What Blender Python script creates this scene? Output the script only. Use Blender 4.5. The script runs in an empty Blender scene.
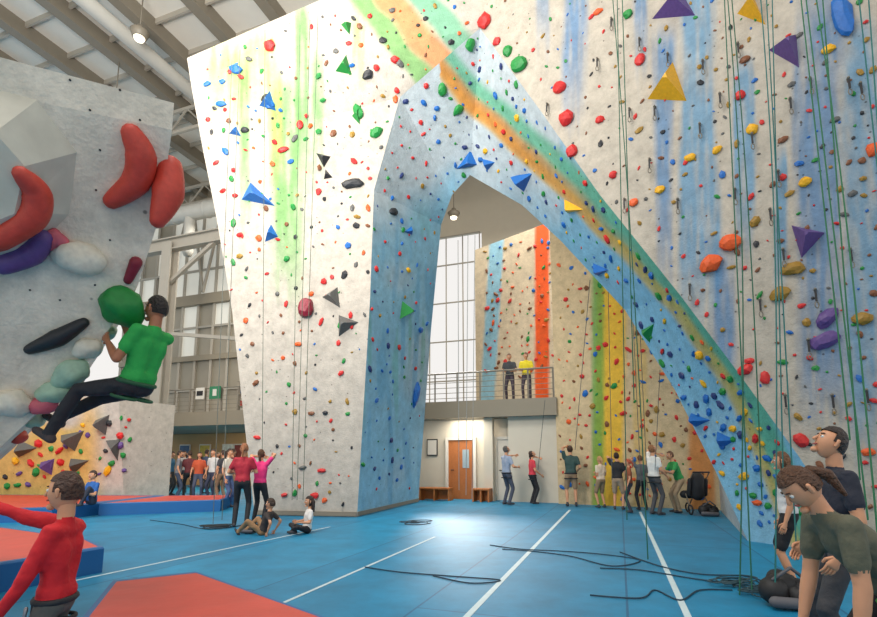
import bpy, bmesh, math, random
import numpy as np
from mathutils import Vector, noise, Matrix
from mathutils.bvhtree import BVHTree
random.seed(7); R=random.random
V=Vector
scene=bpy.context.scene
scene.view_settings.view_transform='Standard'
scene.view_settings.exposure=0.0
# ---------------- camera ----------------
F=500.0; CX=438.5; CY=389.7; TH=math.radians(8); C,S=math.cos(TH),math.sin(TH); CAM=V((0,0,1.35))
cd=bpy.data.cameras.new('camera'); cam=bpy.data.objects.new('camera',cd); scene.collection.objects.link(cam)
cam.location=CAM; cam.rotation_euler=(math.radians(98),0,0)
cd.sensor_width=36; cd.lens=F/877*36; cd.shift_y=(CY-308.5)/877; cd.clip_end=200
scene.camera=cam
def ray(u,v):
    a=(u-CX)/F; b=(CY-v)/F
    return V((a,C-b*S,S+b*C))
def PY(u,v,Y): d=ray(u,v); return CAM+d*(Y/d.y)
def PZ(u,v,z=0.0): d=ray(u,v); return CAM+d*((z-1.35)/d.z)
def PL(u,v,P,Q):
    d=ray(u,v); n=V((Q[1]-P[1],-(Q[0]-P[0]),0)); t=(V((P[0],P[1],0))-CAM).dot(n)/d.dot(n); return CAM+d*t
def proj(p):
    q=p-CAM; z=q.y*C+q.z*S
    return CX+F*q.x/z, CY-F*(-q.y*S+q.z*C)/z
E1=V((.338,.941,0)).normalized(); E2=V((E1.y,-E1.x,0)); UP=V((0,0,1))
def B(a,b,z=0): return V((1.7,16.6,0))+E2*a+E1*b+UP*z
def lin(c): return tuple(((x/255)/12.92 if x/255<=.04045 else ((x/255+.055)/1.055)**2.4) for x in c)
# ---------------- materials ----------------
MC={}
def mat(name,rgb,rough=.6,nz=.12,sc=8,bump=0.0,metal=0,emis=0,bd=.02):
    if name in MC: return MC[name]
    m=bpy.data.materials.new(name); m.use_nodes=True; nt=m.node_tree; b=nt.nodes['Principled BSDF']
    c=lin(rgb); tc=nt.nodes.new('ShaderNodeTexCoord'); n=nt.nodes.new('ShaderNodeTexNoise'); n.inputs['Scale'].default_value=sc; n.inputs['Detail'].default_value=5
    nt.links.new(tc.outputs['Object'],n.inputs['Vector'])
    mx=nt.nodes.new('ShaderNodeMix'); mx.data_type='RGBA'
    mx.inputs[6].default_value=(*[x*(1-nz) for x in c],1); mx.inputs[7].default_value=(*[min(1,x*(1+nz)) for x in c],1)
    nt.links.new(n.outputs['Fac'],mx.inputs[0]); nt.links.new(mx.outputs[2],b.inputs['Base Color'])
    b.inputs['Roughness'].default_value=rough; b.inputs['Metallic'].default_value=metal
    if bump:
        bp=nt.nodes.new('ShaderNodeBump'); bp.inputs['Strength'].default_value=bump; bp.inputs['Distance'].default_value=bd
        nt.links.new(n.outputs['Fac'],bp.inputs['Height']); nt.links.new(bp.outputs[0],b.inputs['Normal'])
    if emis:
        b.inputs['Emission Color'].default_value=(*c,1); b.inputs['Emission Strength'].default_value=emis
    MC[name]=m; return m
def wallmat(name):
    m=bpy.data.materials.new(name); m.use_nodes=True; nt=m.node_tree; b=nt.nodes['Principled BSDF']
    at=nt.nodes.new('ShaderNodeAttribute'); at.attribute_name='paint'
    tc=nt.nodes.new('ShaderNodeTexCoord')
    n=nt.nodes.new('ShaderNodeTexNoise'); n.inputs['Scale'].default_value=4; n.inputs['Detail'].default_value=9; n.inputs['Roughness'].default_value=.75
    nt.links.new(tc.outputs['Object'],n.inputs['Vector'])
    mr=nt.nodes.new('ShaderNodeMapRange'); mr.inputs[1].default_value=.3; mr.inputs[2].default_value=.7; mr.inputs[3].default_value=.72; mr.inputs[4].default_value=1.14
    nt.links.new(n.outputs['Fac'],mr.inputs[0])
    mx=nt.nodes.new('ShaderNodeMix'); mx.data_type='RGBA'; mx.blend_type='MULTIPLY'; mx.inputs[0].default_value=1
    nt.links.new(at.outputs['Color'],mx.inputs[6]); nt.links.new(mr.outputs[0],mx.inputs[7])
    vo=nt.nodes.new('ShaderNodeTexVoronoi'); vo.inputs['Scale'].default_value=4.5; vo.inputs['Randomness'].default_value=.35
    nt.links.new(tc.outputs['Object'],vo.inputs['Vector'])
    lt=nt.nodes.new('ShaderNodeMapRange'); lt.inputs[1].default_value=.05; lt.inputs[2].default_value=.09; lt.inputs[3].default_value=.35; lt.inputs[4].default_value=1
    nt.links.new(vo.outputs['Distance'],lt.inputs[0])
    m2=nt.nodes.new('ShaderNodeMix'); m2.data_type='RGBA'; m2.blend_type='MULTIPLY'; m2.inputs[0].default_value=1
    nt.links.new(mx.outputs[2],m2.inputs[6]); nt.links.new(lt.outputs[0],m2.inputs[7]); nt.links.new(m2.outputs[2],b.inputs['Base Color'])
    n2=nt.nodes.new('ShaderNodeTexNoise'); n2.inputs['Scale'].default_value=30; n2.inputs['Detail'].default_value=6
    nt.links.new(tc.outputs['Object'],n2.inputs['Vector'])
    bp=nt.nodes.new('ShaderNodeBump'); bp.inputs['Strength'].default_value=.45; bp.inputs['Distance'].default_value=.025
    nt.links.new(n2.outputs['Fac'],bp.inputs['Height']); nt.links.new(bp.outputs[0],b.inputs['Normal'])
    b.inputs['Roughness'].default_value=.8
    return m
WM=wallmat('textured_painted_plywood')
# ---------------- mesh accumulators ----------------
class Acc:
    def __init__(s): s.v=[];s.f=[];s.m=[]
    def add(s,vs,fs,mi=0):
        o=len(s.v); s.v+=[tuple(p) for p in vs]; s.f+=[tuple(i+o for i in f) for f in fs]
        s.m+=([mi]*len(fs) if isinstance(mi,int) else list(mi))
    def box(s,c,x,y,z,mi=0):
        c=V(c); p=[c+x*i+y*j+z*k for k in(-1,1) for j in(-1,1) for i in(-1,1)]
        s.add(p,[(0,2,3,1),(4,5,7,6),(0,1,5,4),(2,6,7,3),(0,4,6,2),(1,3,7,5)],mi)
    def beam(s,p,q,w,h,mi=0,up=UP):
        p=V(p);q=V(q);d=(q-p); n=d.normalized(); sd=n.cross(up)
        if sd.length<1e-3: sd=n.cross(V((1,0,0)))
        sd.normalize(); u2=sd.cross(n)
        s.box((p+q)/2,sd*w/2,d/2,u2*h/2,mi)
    def cap(s,p,q,r1,r2,mi=0,n=10,k=3):
        vs,fs=capsule(p,q,r1,r2,n,k); s.add(vs,fs,mi)
    def tube(s,pts,rad,mi=0,n=14,sub=6):
        P_=[];Q_=[]
        for i in range(len(pts)-1):
            p0=pts[max(0,i-1)];p1=pts[i];p2=pts[i+1];p3=pts[min(len(pts)-1,i+2)]
            for k in range(sub):
                t=k/sub; P_.append(.5*((2*p1)+(p2-p0)*t+(2*p0-5*p1+4*p2-p3)*t*t+(3*p1-p0-3*p2+p3)*t**3)); Q_.append(rad[i]+(rad[i+1]-rad[i])*t)
        P_.append(pts[-1]);Q_.append(rad[-1])
        d0=(P_[0]-P_[1]).normalized(); d1=(P_[-1]-P_[-2]).normalized()
        A=[(P_[0]+d0*Q_[0]*math.cos(x),Q_[0]*math.sin(x)) for x in (.05,.5,1.0)]; Z=[(P_[-1]+d1*Q_[-1]*math.cos(x),Q_[-1]*math.sin(x)) for x in (1.0,.5,.05)]
        rr=A+list(zip(P_,Q_))+Z; vs=[];fs=[]; x=None
        for i,(c,r) in enumerate(rr):
            t=(rr[min(i+1,len(rr)-1)][0]-rr[max(i-1,0)][0]).normalized()
            x=t.orthogonal() if x is None else x-t*x.dot(t); x.normalize(); y=t.cross(x)
            for j in range(n): a=2*math.pi*j/n; vs.append(c+x*r*math.cos(a)+y*r*math.sin(a))
        for i in range(len(rr)-1):
            for j in range(n): fs.append((i*n+j,i*n+(j+1)%n,(i+1)*n+(j+1)%n,(i+1)*n+j))
        fs.append(tuple(range(n))[::-1]); fs.append(tuple(range((len(rr)-1)*n,len(rr)*n))); s.add(vs,fs,mi)
    def build(s,name,mats,smooth=False,parent=None):
        me=bpy.data.meshes.new(name); me.from_pydata(s.v,[],s.f); 
        for m in mats: me.materials.append(m)
        me.polygons.foreach_set('material_index',s.m)
        if smooth: me.polygons.foreach_set('use_smooth',[True]*len(me.polygons))
        me.update(); o=bpy.data.objects.new(name,me); scene.collection.objects.link(o)
        if parent: o.parent=parent
        return o
def capsule(p,q,r1,r2,n=10,k=3):
    p=V(p);q=V(q);d=q-p
    if d.length<1e-5: d=V((0,0,1e-4)); q=p+d
    z=d.normalized(); x=z.orthogonal().normalized(); y=z.cross(x); vs=[];fs=[]
    vs.append(p-z*r1); rings=[]
    for i in range(1,k+1):
        a=math.pi/2*(1-i/k); rings.append((p-z*r1*math.sin(a),r1*math.cos(a)))
    for i in range(0,k):
        a=math.pi/2*(i/k); rings.append((q+z*r2*math.sin(a),r2*math.cos(a)))
    for c,r in rings:
        for j in range(n):
            t=2*math.pi*j/n; vs.append(c+x*(r*math.cos(t))+y*(r*math.sin(t)))
    vs.append(q+z*r2); m=len(rings)
    for j in range(n):
        fs.append((0,1+(j+1)%n,1+j)); e=1+(m-1)*n; fs.append((len(vs)-1,e+j,e+(j+1)%n))
    for i in range(m-1):
        for j in range(n):
            a=1+i*n+j;b=1+i*n+(j+1)%n; fs.append((a,b,b+n,a+n))
    return vs,fs
# ---------------- wall paint ----------------
def sm(x,a,b):
    t=max(0,min(1,(x-a)/(b-a))); return t*t*(3-2*t)
def mixc(a,b,t): return tuple(x*(1-t)+y*t for x,y in zip(a,b))
def segd(u,v,pts):
    best=1e9
    for (a,b),(c,d) in zip(pts[:-1],pts[1:]):
        dx,dy=c-a,d-b; t=max(0,min(1,((u-a)*dx+(v-b)*dy)/(dx*dx+dy*dy)))
        sgn=((u-a)*dy-(v-b)*dx)/math.hypot(dx,dy)
        D=math.hypot(u-a-dx*t,v-b-dy*t); 
        if D<abs(best): best=D if sgn>=0 else -D
    return best
def drip(u,v,uc,v0,v1,w,seed=0):
    n=noise.noise(V((u*.05+seed,v*.006,seed)))*1.0; n2=noise.noise(V((u*.22,v*.02,seed+5)))
    x=abs(u-uc-n*w*.6)/w
    return max(0,min(1,(1-sm(x,.5,1.15))*sm(v,v0-15,v0+25)*(1-sm(v+n2*60,v1-90,v1+10))*(.9+.8*n2)))
cream=lin((182,173,158)); BL=lin((66,138,178)); DBL=lin((46,118,168)); GR=lin((84,154,62)); YG=lin((166,180,84)); OR=lin((210,126,44)); LB=lin((142,190,212)); LW=lin((184,194,198)); MINT=lin((84,168,130)); YE=lin((214,172,50))
def paint_right(u,v,p):
    c=cream
    for i,(uc,v0,v1,w) in enumerate([(575,-40,140,12),(697,-40,340,22),(664,30,300,12),(744,60,280,10),(822,-40,440,24),(862,20,480,18),(545,-40,60,8),(780,150,330,8),(725,250,440,13),(905,0,500,20),(640,-30,90,8)]):
        t=drip(u,v,uc,v0,v1,w,i*3.1); c=mixc(c,BL if i%2 else DBL,t*.72)
    return c
STR=[(340,-60),(400,20),(470,98),(560,178),(680,305),(745,400),(800,540)]
def paint_tower(u,v,p):
    c=mixc(cream,lin((186,178,168)),.6)
    for i,(uc,v0,v1,w,col) in enumerate([(303,0,210,11,GR),(285,80,320,15,GR),(225,40,150,20,YG),(262,30,130,18,YG),(318,50,190,8,GR),(205,60,110,10,GR),(245,60,250,8,GR),(358,10,110,8,YG),(275,60,200,8,YG),(232,50,110,9,GR)]):
        t=drip(u,v,uc,v0,v1,w,i*2.3); c=mixc(c,col,t*.76)
    d=segd(u,v,STR); w=noise.noise(V((u*.03,v*.03,2)))*6
    t=(1-sm(abs(d+w-4),8,17)); c=mixc(c,OR,t*.75*(v<70))
    t=(1-sm(abs(d+w+18),6,14)); c=mixc(c,GR,t*.75)
    t=(1-sm(abs(d+w-30),8,16)); c=mixc(c,MINT,t*.75)
    return c
def paint_ribbon(u,v,p):
    t=sm(v-(.55*(440-u)+195 if u<455 else 195+(u-455)*.2)+noise.noise(p)*25,-40,25)
    c=mixc(LW,LB,t)
    n=noise.noise(V((u*.02,v*.02,7))); c=mixc(c,LW,.5*sm(n,0,.5))
    if u<455:
        n3=noise.noise(V((u*.15,v*.012,3))); c=mixc(c,lin((92,160,198)),.5*sm(n3,.1,.45)*t); c=mixc(c,MINT,.35*sm(-n3,.25,.5)*sm(v,180,260)*(1-sm(v,380,460)))
    if u>440:
        d=segd(u,v,STR); w=n*5
        if u>560: c=mixc(c,lin((112,176,208)),.5)
        c=mixc(c,MINT,(1-sm(abs(d+w-6),9,20))*.85)
        c=mixc(c,YE,(1-sm(abs(d+w+6),3,9))*.65)
        c=mixc(c,OR,(1-sm(abs(d+w+2),4,12))*.75*(1-sm(u,500,680)))
    return c
WALLS={}
def loft(acc,rowA,rowB,step,flip=False):
    for i in range(len(rowA)-1):
        a0,a1,b0,b1=rowA[i],rowA[i+1],rowB[i],rowB[i+1]
        nu=max(1,int(max((b0-a0).length,(b1-a1).length)/step)); nv=max(1,int(max((a1-a0).length,(b1-b0).length)/step))
        vs=[];fs=[]
        for j in range(nv+1):
            p=a0.lerp(a1,j/nv); q=b0.lerp(b1,j/nv)
            for k in range(nu+1): vs.append(p.lerp(q,k/nu))
        for j in range(nv):
            for k in range(nu):
                s=j*(nu+1)+k; f=(s,s+1,s+nu+2,s+nu+1); fs.append(f if not flip else f[::-1])
        acc.add(vs,fs)
def wall(name,acc,paint):
    o=acc.build(name,[WM]); me=o.data
    at=me.color_attributes.new('paint','FLOAT_COLOR','POINT'); cols=[]
    for p in acc.v:
        p=V(p); u,v=proj(p); c=paint(u,v,p); cols+= [max(0,min(1,x)) for x in c]+[1]
    at.data.foreach_set('color',cols)
    WALLS[name]=BVHTree.FromPolygons([V(p) for p in acc.v],acc.f)
    return o
# -- main arch structure
P0=(-4.6,12.7);P1=(1,10.8);P2=(6.5,6.9)
st=.05
L=[PY(187,58,11.4),PY(192,90,11.45),PY(203,150,11.7),PY(216,215,12.0),PY(232,310,12.35),V((-4.55,12.68,0))]
TF=V((PZ(357,517).x,PZ(357,517).y,0))
apex=PL(480,28,P0,P1)
Rr=[PL(480,-70,P0,P1),apex,PL(400,97,P0,P1),PL(374,190,P0,P1),PL(370,300,P0,P1),TF]
a=Acc(); loft(a,L,Rr,st); wall('wall_climbing_tower',a,paint_tower)
ridge=[apex]+[PL(u,v,P1,P2) for u,v in [(540,110),(600,195),(680,295),(740,375),(800,458)]]
q=PL(862,553,P1,P2); ridge.append(V((q.x,q.y,0)))
q2=V((P2[0]+1.4,P2[1]-1.0,0)); lowr=ridge+[q2]
hi=[V((p.x,p.y,Rr[0].z)) for p in lowr]
a=Acc(); loft(a,hi,lowr,st); wall('wall_climbing_right',a,paint_right)
inL=[PY(470,175,13),PY(452,195,13.4),PY(441,225,14),PY(431,330,15),PZ(418,502)]
inR=[PY(470,175,13),PY(522,205,12.6),PY(560,240,12),PY(625,310,11),PY(675,390,10),PY(715,470,9.2),PZ(748,541)]
a=Acc(); loft(a,Rr[1:],inL,st); loft(a,inR,ridge,st); wall('wall_climbing_arch',a,paint_ribbon)
a=Acc()
loft(a,inL,[p+V((-1.2,.7,.9 if i<2 else 0)) for i,p in enumerate(inL)],.3)
loft(a,[p+V((1.2*min(1,i/2),1.0,.9 if i<2 else 0)) for i,p in enumerate(inR)],inR,.3)
qa=V((inR[-1].x,inR[-1].y,0)); qb=PZ(721,511); loft(a,[qa,qa+(inR[-2]-qa)*.45],[V((qb.x,qb.y,0)),V((qb.x,qb.y,.9))],.1)
wall('wall_arch_return',a,lambda u,v,p:lin((205,206,204)))
a=Acc(); loft(a,[p+V((-.3,2.2,0)) for p in L],L,.2); wall('wall_tower_side',a,lambda u,v,p:cream)
def paint_in(u,v,p):
    c=lin((206,182,142))
    c=mixc(c,lin((230,180,30)),(1-sm(abs(u-612+(v-280)*.02),12,17))*.9); c=mixc(c,GR,(1-sm(abs(u-598),4,8))*.8)
    c=mixc(c,OR,(1-sm(abs(u-702),10,16))*.8*sm(v,380,420)); c=mixc(c,YE,(1-sm(abs(u-640),5,9))*.4)
    return c
a=Acc(); w0=V((3.75,15.95,0));w1=V((8.3,13.5,0)); loft(a,[w0+UP*9.8,w1+UP*9.8],[w0,w1],.08); wall('wall_climbing_inner',a,paint_in)
a=Acc(); loft(a,[w0+UP*9.8,w0],[w0+E1*3+UP*9.8,w0+E1*3],.3,); wall('wall_inner_side',a,lambda u,v,p:cream)
def paint_far(u,v,p):
    c=lin((205,190,164))
    c=mixc(c,lin((225,85,20)),1-sm(abs(u-542),6,8)); c=mixc(c,LB,1-sm(abs(u-489-(370-v)*.06),6,8))
    return c
a=Acc(); A0,A1=B(-1.7,4.5),B(2.2,4.5); loft(a,[A0+UP*10.7,A1+UP*11.6],[A0+UP*3.3,A1+UP*3.3],.08); wall('wall_climbing_far',a,paint_far)
def paint_bg(u,v,p):
    n=noise.noise(V((u*.03,v*.03,3)))
    return mixc(lin((190,184,172)),YE,sm(v+n*40+abs(u-45)*.3,415,440)*.75*(1-sm(u,85,110)))
a=Acc(); b0,b1=V((-17,16.5,0)),V((-9.6,15.6,0)); b2=V((-9.0,17,0))
loft(a,[b0+UP*3.6+V((0,-1,0)),b1+UP*3.2+V((0,-.7,0)),b2+UP*3.2],[b0,b1,b2],.12); wall('wall_boulder_back',a,paint_bg)
# ---------------- foreground boulder ----------------
bd=Acc()
m_edge=[PY(174,103,3.5),PY(172,130,3.55),PY(160,215,3.9),PY(138,285,4.1),PY(95,350,4.25),PY(50,400,4.3),PY(0,448,4.3),PY(-130,560,4.3)]
l_edge=[PY(-160,15,2.6),PY(-160,60,2.7),PY(-160,150,2.9),PY(-160,240,3.2),PY(-160,330,3.5),PY(-160,400,3.7),PY(-160,470,3.9),PY(-170,580,4.1)]
loft(bd,l_edge,m_edge,.04)
bk=V((-.75,1.0,0.0)); loft(bd,m_edge,[p+bk for p in m_edge],.1); loft(bd,[m_edge[0],m_edge[0]+bk],[l_edge[0],l_edge[0]+bk],.1)
wall('boulder_wall',bd,lambda u,v,p:mixc(lin((240,228,208)),lin((218,206,188)),sm(noise.noise(p*1.2),-.2,.5)))
# ---------------- floor ----------------
a=Acc(); a.add([(-32,-6,0),(18,-6,0),(18,34,0),(-32,34,0)],[(0,1,2,3)])
fm=bpy.data.materials.new('blue_carpet_mat'); fm.use_nodes=True; nt=fm.node_tree; b=nt.nodes['Principled BSDF']
tc=nt.nodes.new('ShaderNodeTexCoord'); mp=nt.nodes.new('ShaderNodeMapping')
mp.vector_type='TEXTURE' ; mp.inputs['Rotation'].default_value=(0,0,math.radians(70.24))
br=nt.nodes.new('ShaderNodeTexBrick'); br.inputs['Scale'].default_value=1; br.inputs['Brick Width'].default_value=9; br.inputs['Row Height'].default_value=1.83; br.inputs['Mortar Size'].default_value=.012
br.inputs['Color1'].default_value=(*lin((14,120,162)),1); br.inputs['Color2'].default_value=(*lin((18,132,174)),1); br.inputs['Mortar'].default_value=(*lin((14,90,130)),1)
nz=nt.nodes.new('ShaderNodeTexNoise'); nz.inputs['Scale'].default_value=1.3; nz.inputs['Detail'].default_value=10; nz.inputs['Roughness'].default_value=.7
mr=nt.nodes.new('ShaderNodeMapRange'); mr.inputs[1].default_value=.25; mr.inputs[2].default_value=.75; mr.inputs[3].default_value=.68; mr.inputs[4].default_value=1.3
mx=nt.nodes.new('ShaderNodeMix'); mx.data_type='RGBA'; mx.blend_type='MULTIPLY'; mx.inputs[0].default_value=1
nt.links.new(tc.outputs['Object'],mp.inputs[0]); nt.links.new(mp.outputs[0],br.inputs[0]); nt.links.new(tc.outputs['Object'],nz.inputs['Vector'])
nt.links.new(nz.outputs['Fac'],mr.inputs[0]); nt.links.new(br.outputs[0],mx.inputs[6]); nt.links.new(mr.outputs[0],mx.inputs[7]); nt.links.new(mx.outputs[2],b.inputs['Base Color'])
b.inputs['Roughness'].default_value=.5
a.build('floor',[fm])
tape=mat('white_tape',(190,208,214),.6,.15)
for i,((u0,v0),(u1,v1)) in enumerate([((570,510),(460,624)),((640,512),(693,628)),((435,537),(270,609)),((330,527),(60,584))]):
    p=PZ(u0,v0);q=PZ(u1,v1); a=Acc(); a.beam(p+UP*.003,q+UP*.003,.06 if i<2 else .04,.004); a.build('floor_tape_line',[tape])
redv=mat('red_vinyl',(200,70,56),.45,.2,3,.15,bd=.05); bluev=mat('blue_vinyl',(24,92,150),.45,.1,3)
def pad(name,pts,h):
    a=Acc(); n=len(pts); c=sum(pts,V((0,0,0)))/n
    rr=[]
    for z,k in ((0,1),(h-.02,1),(h,.985),(h+.001,.93)):
        rr.append([c+(p-c)*k+UP*z for p in pts])
    vs=[V((p.x,p.y,p.z)) for r in rr for p in r]
    fs=[];mi=[]
    for i in range(3):
        for j in range(n): fs.append((i*n+j,i*n+(j+1)%n,(i+1)*n+(j+1)%n,(i+1)*n+j)); mi.append(1)
    fs.append(tuple(range(3*n,4*n))); mi.append(0)
    a.add(vs,fs,mi); return a.build(name,[redv,bluev])
def fp(*l,h=.25):
    r=[]
    for u,v in l: p=PZ(u,v,h); r.append(V((p.x,p.y,0)))
    return r
pad('crash_pad',fp((45,660),(112,580),(196,571),(330,618),(330,680)),.25)
pad('crash_pad',fp((-60,540),(0,530),(88,543),(104,551),(0,568),(-60,574)),.3)
pad('crash_pad',[V((-13.5,9.6,0)),V((-8.6,11.4,0)),V((-8.2,15.3,0)),V((-16,15.8,0))],.3)
pad('crash_pad',[V((-8.3,12.5,0)),V((-5.8,13.6,0)),V((-6.1,15.5,0)),V((-8.1,15.2,0))],.3)
# ---------------- building shell ----------------
roofm=mat('roof_deck_white',(222,217,206),.6,.06,2); steel=mat('painted_steel_grey',(124,116,102),.5,.08,3); lsteel=mat('steel_light',(164,157,144),.5,.08,3)
duct=mat('galvanised_duct',(176,174,166),.4,.08,3)
a=Acc(); RZ=17.2; a.box(B(-6,0,RZ+.05),E2*20,E1*14,UP*.05); a.build('ceiling',[roofm])
a=Acc()
for i in range(16): a.beam(B(-25+i*2.3,-12.5,RZ-.3),B(-25+i*2.3,13,RZ-.3),.24,.6); a.beam(B(-25+i*2.3,-12.5,RZ-.6),B(-25+i*2.3,13,RZ-.6),.4,.05)
a.build('roof_beam_array',[steel])
a=Acc()
for i in range(18): a.beam(B(-25,-12+i*1.5,RZ-.1),B(10,-12+i*1.5,RZ-.1),.08,.2)
for y0 in (-1.2,3.8):
    a.beam(B(-25,y0,RZ-.7),B(9,y0,RZ-.7),.12,.14); a.beam(B(-25,y0,RZ-1.7),B(9,y0,RZ-1.7),.12,.14)
    for i in range(34): a.beam(B(-25+i,y0,RZ-.7-1.0*(i%2)),B(-24+i,y0,RZ-.7-1.0*((i+1)%2)),.06,.06)
a.build('roof_truss',[lsteel])
a=Acc(); a.cap(B(-24,1.2,13.2),B(-8,1.2,13.2),.38,.38,0,18,2); a.cap(B(-15,1.2,13.2),B(-15,1.2,11.2),.25,.25,0,14,2); a.cap(B(-11.4,-12,15.9),B(-11.4,3,15.9),.26,.26,0,16,2)
for i in range(9): a.cap(B(-24+i*2,1.2,13.2),B(-23.93+i*2,1.2,13.2),.41,.41,0,18,1)
a.build('ventilation_duct',[duct],True)
lampm=mat('lamp_lens',(255,240,210),.4,.02,3,0,0,3.0)
for i,(x,y,z) in enumerate([(-13.5,-4,15.2),(-10,-2,15.2),(-16,0,14.8),(-12.2,1.8,15),(-10.5,-5.5,15.6),(-4.5,4,13.5),(-3,5.5,13.2),(-11,3,9.6),(-9.6,2,9.0),(-10.2,3,6.4)]):
    a=Acc(); c=B(x,y,z); a.cap(c,c+UP*.12,.3,.14,0,16,2); a.cap(c-UP*.16,c-UP*.13,.2,.22,1,16,2); a.beam(c+UP*.2,V((c.x,c.y,RZ-.2)),.03,.03); a.build('pendant_lamp',[steel,lampm],True)
plaster=mat('plaster_white',(205,196,178),.8,.05,3,.1); tan=mat('plaster_tan',(186,146,98),.8,.08,2); fascia=mat('fascia_taupe',(140,130,112),.7,.06,3)
conc=mat('slab_grey',(150,142,126),.7,.06,3)
a=Acc(); a.box(B(-9,4,3.05),E2*11.2,E1*4,UP*.26); a.build('mezzanine_floor_slab',[conc])
a=Acc(); a.box(B(-9,-.03,3.05),E2*11.2,E1*.03,UP*.285); a.build('trim_mezzanine_fascia',[fascia])
a=Acc(); a.box(B(-1.6,1.0,1.39),E2*3.9,E1*.08,UP*1.39); a.box(B(1.4,.5,1.39),E2*.85,E1*.2,UP*1.39);a.build('wall_back_lower',[plaster])
a=Acc(); a.box(B(-.15,.5,1.39),E2*.15,E1*.15,UP*1.39); a.box(B(-.15,.5,.1),E2*.19,E1*.19,UP*.1); a.build('mezzanine_column',[plaster])
a=Acc(); Hh=RZ
a.box(B(-5.5,8.2,1.6),E2*4.5,E1*.1,UP*1.6); a.box(B(-5.2,8.2,15.2),E2*2.9,E1*.1,UP*1.9); a.box(B(3.9,8.2,Hh/2),E2*6.2,E1*.1,UP*Hh/2); a.box(B(-9.5,8.2,Hh/2),E2*1.5,E1*.1,UP*Hh/2)
a.build('wall_back_upper',[plaster])
a=Acc()
for i in range(7): a.beam(B(-8+i*.93,8.1,3.2),B(-8+i*.93,8.1,13.3),.06,.06)
for z in (3.4,5.4,7.5,9.6,11.7,13.3): a.beam(B(-8,8.1,z),B(-2.4,8.1,z),.06,.06)
a.build('window_1',[lsteel])
# rear partition of the mezzanine: clerestory panes given a daylight glow, over solid panelling
pane=mat('glowing_frosted_glass',(200,198,188),.3,.15,.6,0,0,.42); pane2=mat('panel_warm_grey',(150,142,126),.5,.2,.8)
a=Acc()
zs=(3.4,5.2,7.0,8.8,10.4,12.2,14.0,15.8,RZ)
for i in range(15): a.beam(B(-24+i*1.15,5.2,3.3),B(-24+i*1.15,5.2,RZ),.1,.14,0)
for z in zs: a.beam(B(-24,5.2,z),B(-8,5.2,z),.08,.12,0)
for i in range(14):
    for j in range(len(zs)-1):
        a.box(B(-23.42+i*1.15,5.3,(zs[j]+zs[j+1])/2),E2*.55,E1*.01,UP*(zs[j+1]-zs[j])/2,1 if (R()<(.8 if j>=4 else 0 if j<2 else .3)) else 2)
a.build('window_2',[lsteel,pane,pane2])
a=Acc(); a.box(B(-16,5.15,10.4),E2*8,E1*.14,UP*.3); a.box(B(-16,5.15,7.0),E2*8,E1*.1,UP*.15); a.box(B(-16,5.15,16.8),E2*8,E1*.12,UP*.4); a.build('trim_1',[fascia])
a=Acc()
for i in range(5): a.beam(B(-20+i*2.6,4.6,10.6),B(-18.7+i*2.6,4.6,16.6),.12,.12); a.beam(B(-18.7+i*2.6,4.6,16.6),B(-17.4+i*2.6,4.6,10.6),.12,.12)
a.build('diagonal_wall_bracing',[lsteel])
a=Acc(); a.box(B(-14.5,5.5,1.39),E2*7,E1*.1,UP*1.39); a.build('wall_reception',[tan])
a=Acc(); a.box(B(-7.6,4,RZ/2),E2*.1,E1*4.2,UP*RZ/2); a.build('wall_partition',[plaster])
a=Acc(); loft(a,[B(-12.6,4.4,8.6),B(-9.2,4.4,8.6)],[B(-12.6,4.4,5.4),B(-9.2,4.4,5.4)],.2); wall('wall_training_board',a,lambda u,v,p:lin((190,168,132)))
a=Acc()
for i in range(4): a.beam(B(-13.2+i*1.5,3.2,3.3),B(-13.2+i*1.5,3.2,5.1),.06,.06)
for z in (3.9,4.5,5.1): a.box(B(-10.9,3.2,z),E2*2.3,E1*.2,UP*.02)
for i in range(22): a.box(B(-13+R()*4.2,3.2,[3.9,4.5][i%2]+.15),E2*(.06+.1*R()),E1*.12,UP*.13,1+i%3)
a.build('storage_shelf',[steel,mat('box_blue',(70,90,120)),mat('box_tan',(170,140,100)),mat('box_red',(150,60,50))])
def a_of(u,b_):
    P=B(0,b_);Q=B(1,b_); r=PL(u,440,(P.x,P.y),(Q.x,Q.y)); return (r-B(0,0)).dot(E2)
def icol(a_,b_,h):
    a=Acc(); a.box(B(a_,b_-.2,h/2),E2*.26,E1*.03,UP*h/2); a.box(B(a_,b_+.2,h/2),E2*.26,E1*.03,UP*h/2); a.box(B(a_,b_,h/2),E2*.03,E1*.2,UP*h/2); a.box(B(a_,b_,.03),E2*.35,E1*.35,UP*.03)
    return a.build('steel_column',[lsteel])
ac_=a_of(156,-.8); icol(ac_,-.8,10.6); icol(ac_-6,-.8,10.6)
a=Acc()
for z,h in ((10.8,.06),(10.3,.06),(10.55,.5)): a.beam(B(-24,-.8,z),B(-8,-.8,z),.34 if h<.1 else .06,h)
a.beam(B(ac_,-.8,8.8),B(ac_+2.5,-.8,10.4),.14,.14); a.beam(B(ac_+.2,-.8,6.6),B(-8,-.8,5.8),.12,.14)
a.build('steel_beam',[lsteel])
def railing(a0,a1,b_,z0):
    a=Acc(); n=int((a1-a0)/.9)+1
    for i in range(n+1): x=a0+(a1-a0)*i/n; a.beam(B(x,b_,z0),B(x,b_,z0+1.0),.05,.05)
    for k in range(5): a.cap(B(a0,b_,z0+.15+k*.18),B(a1,b_,z0+.15+k*.18),.01,.01,0,6,1)
    a.cap(B(a0,b_,z0+1.02),B(a1,b_,z0+1.02),.03,.03,0,8,2)
    return a.build('mezzanine_railing',[steel])
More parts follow.
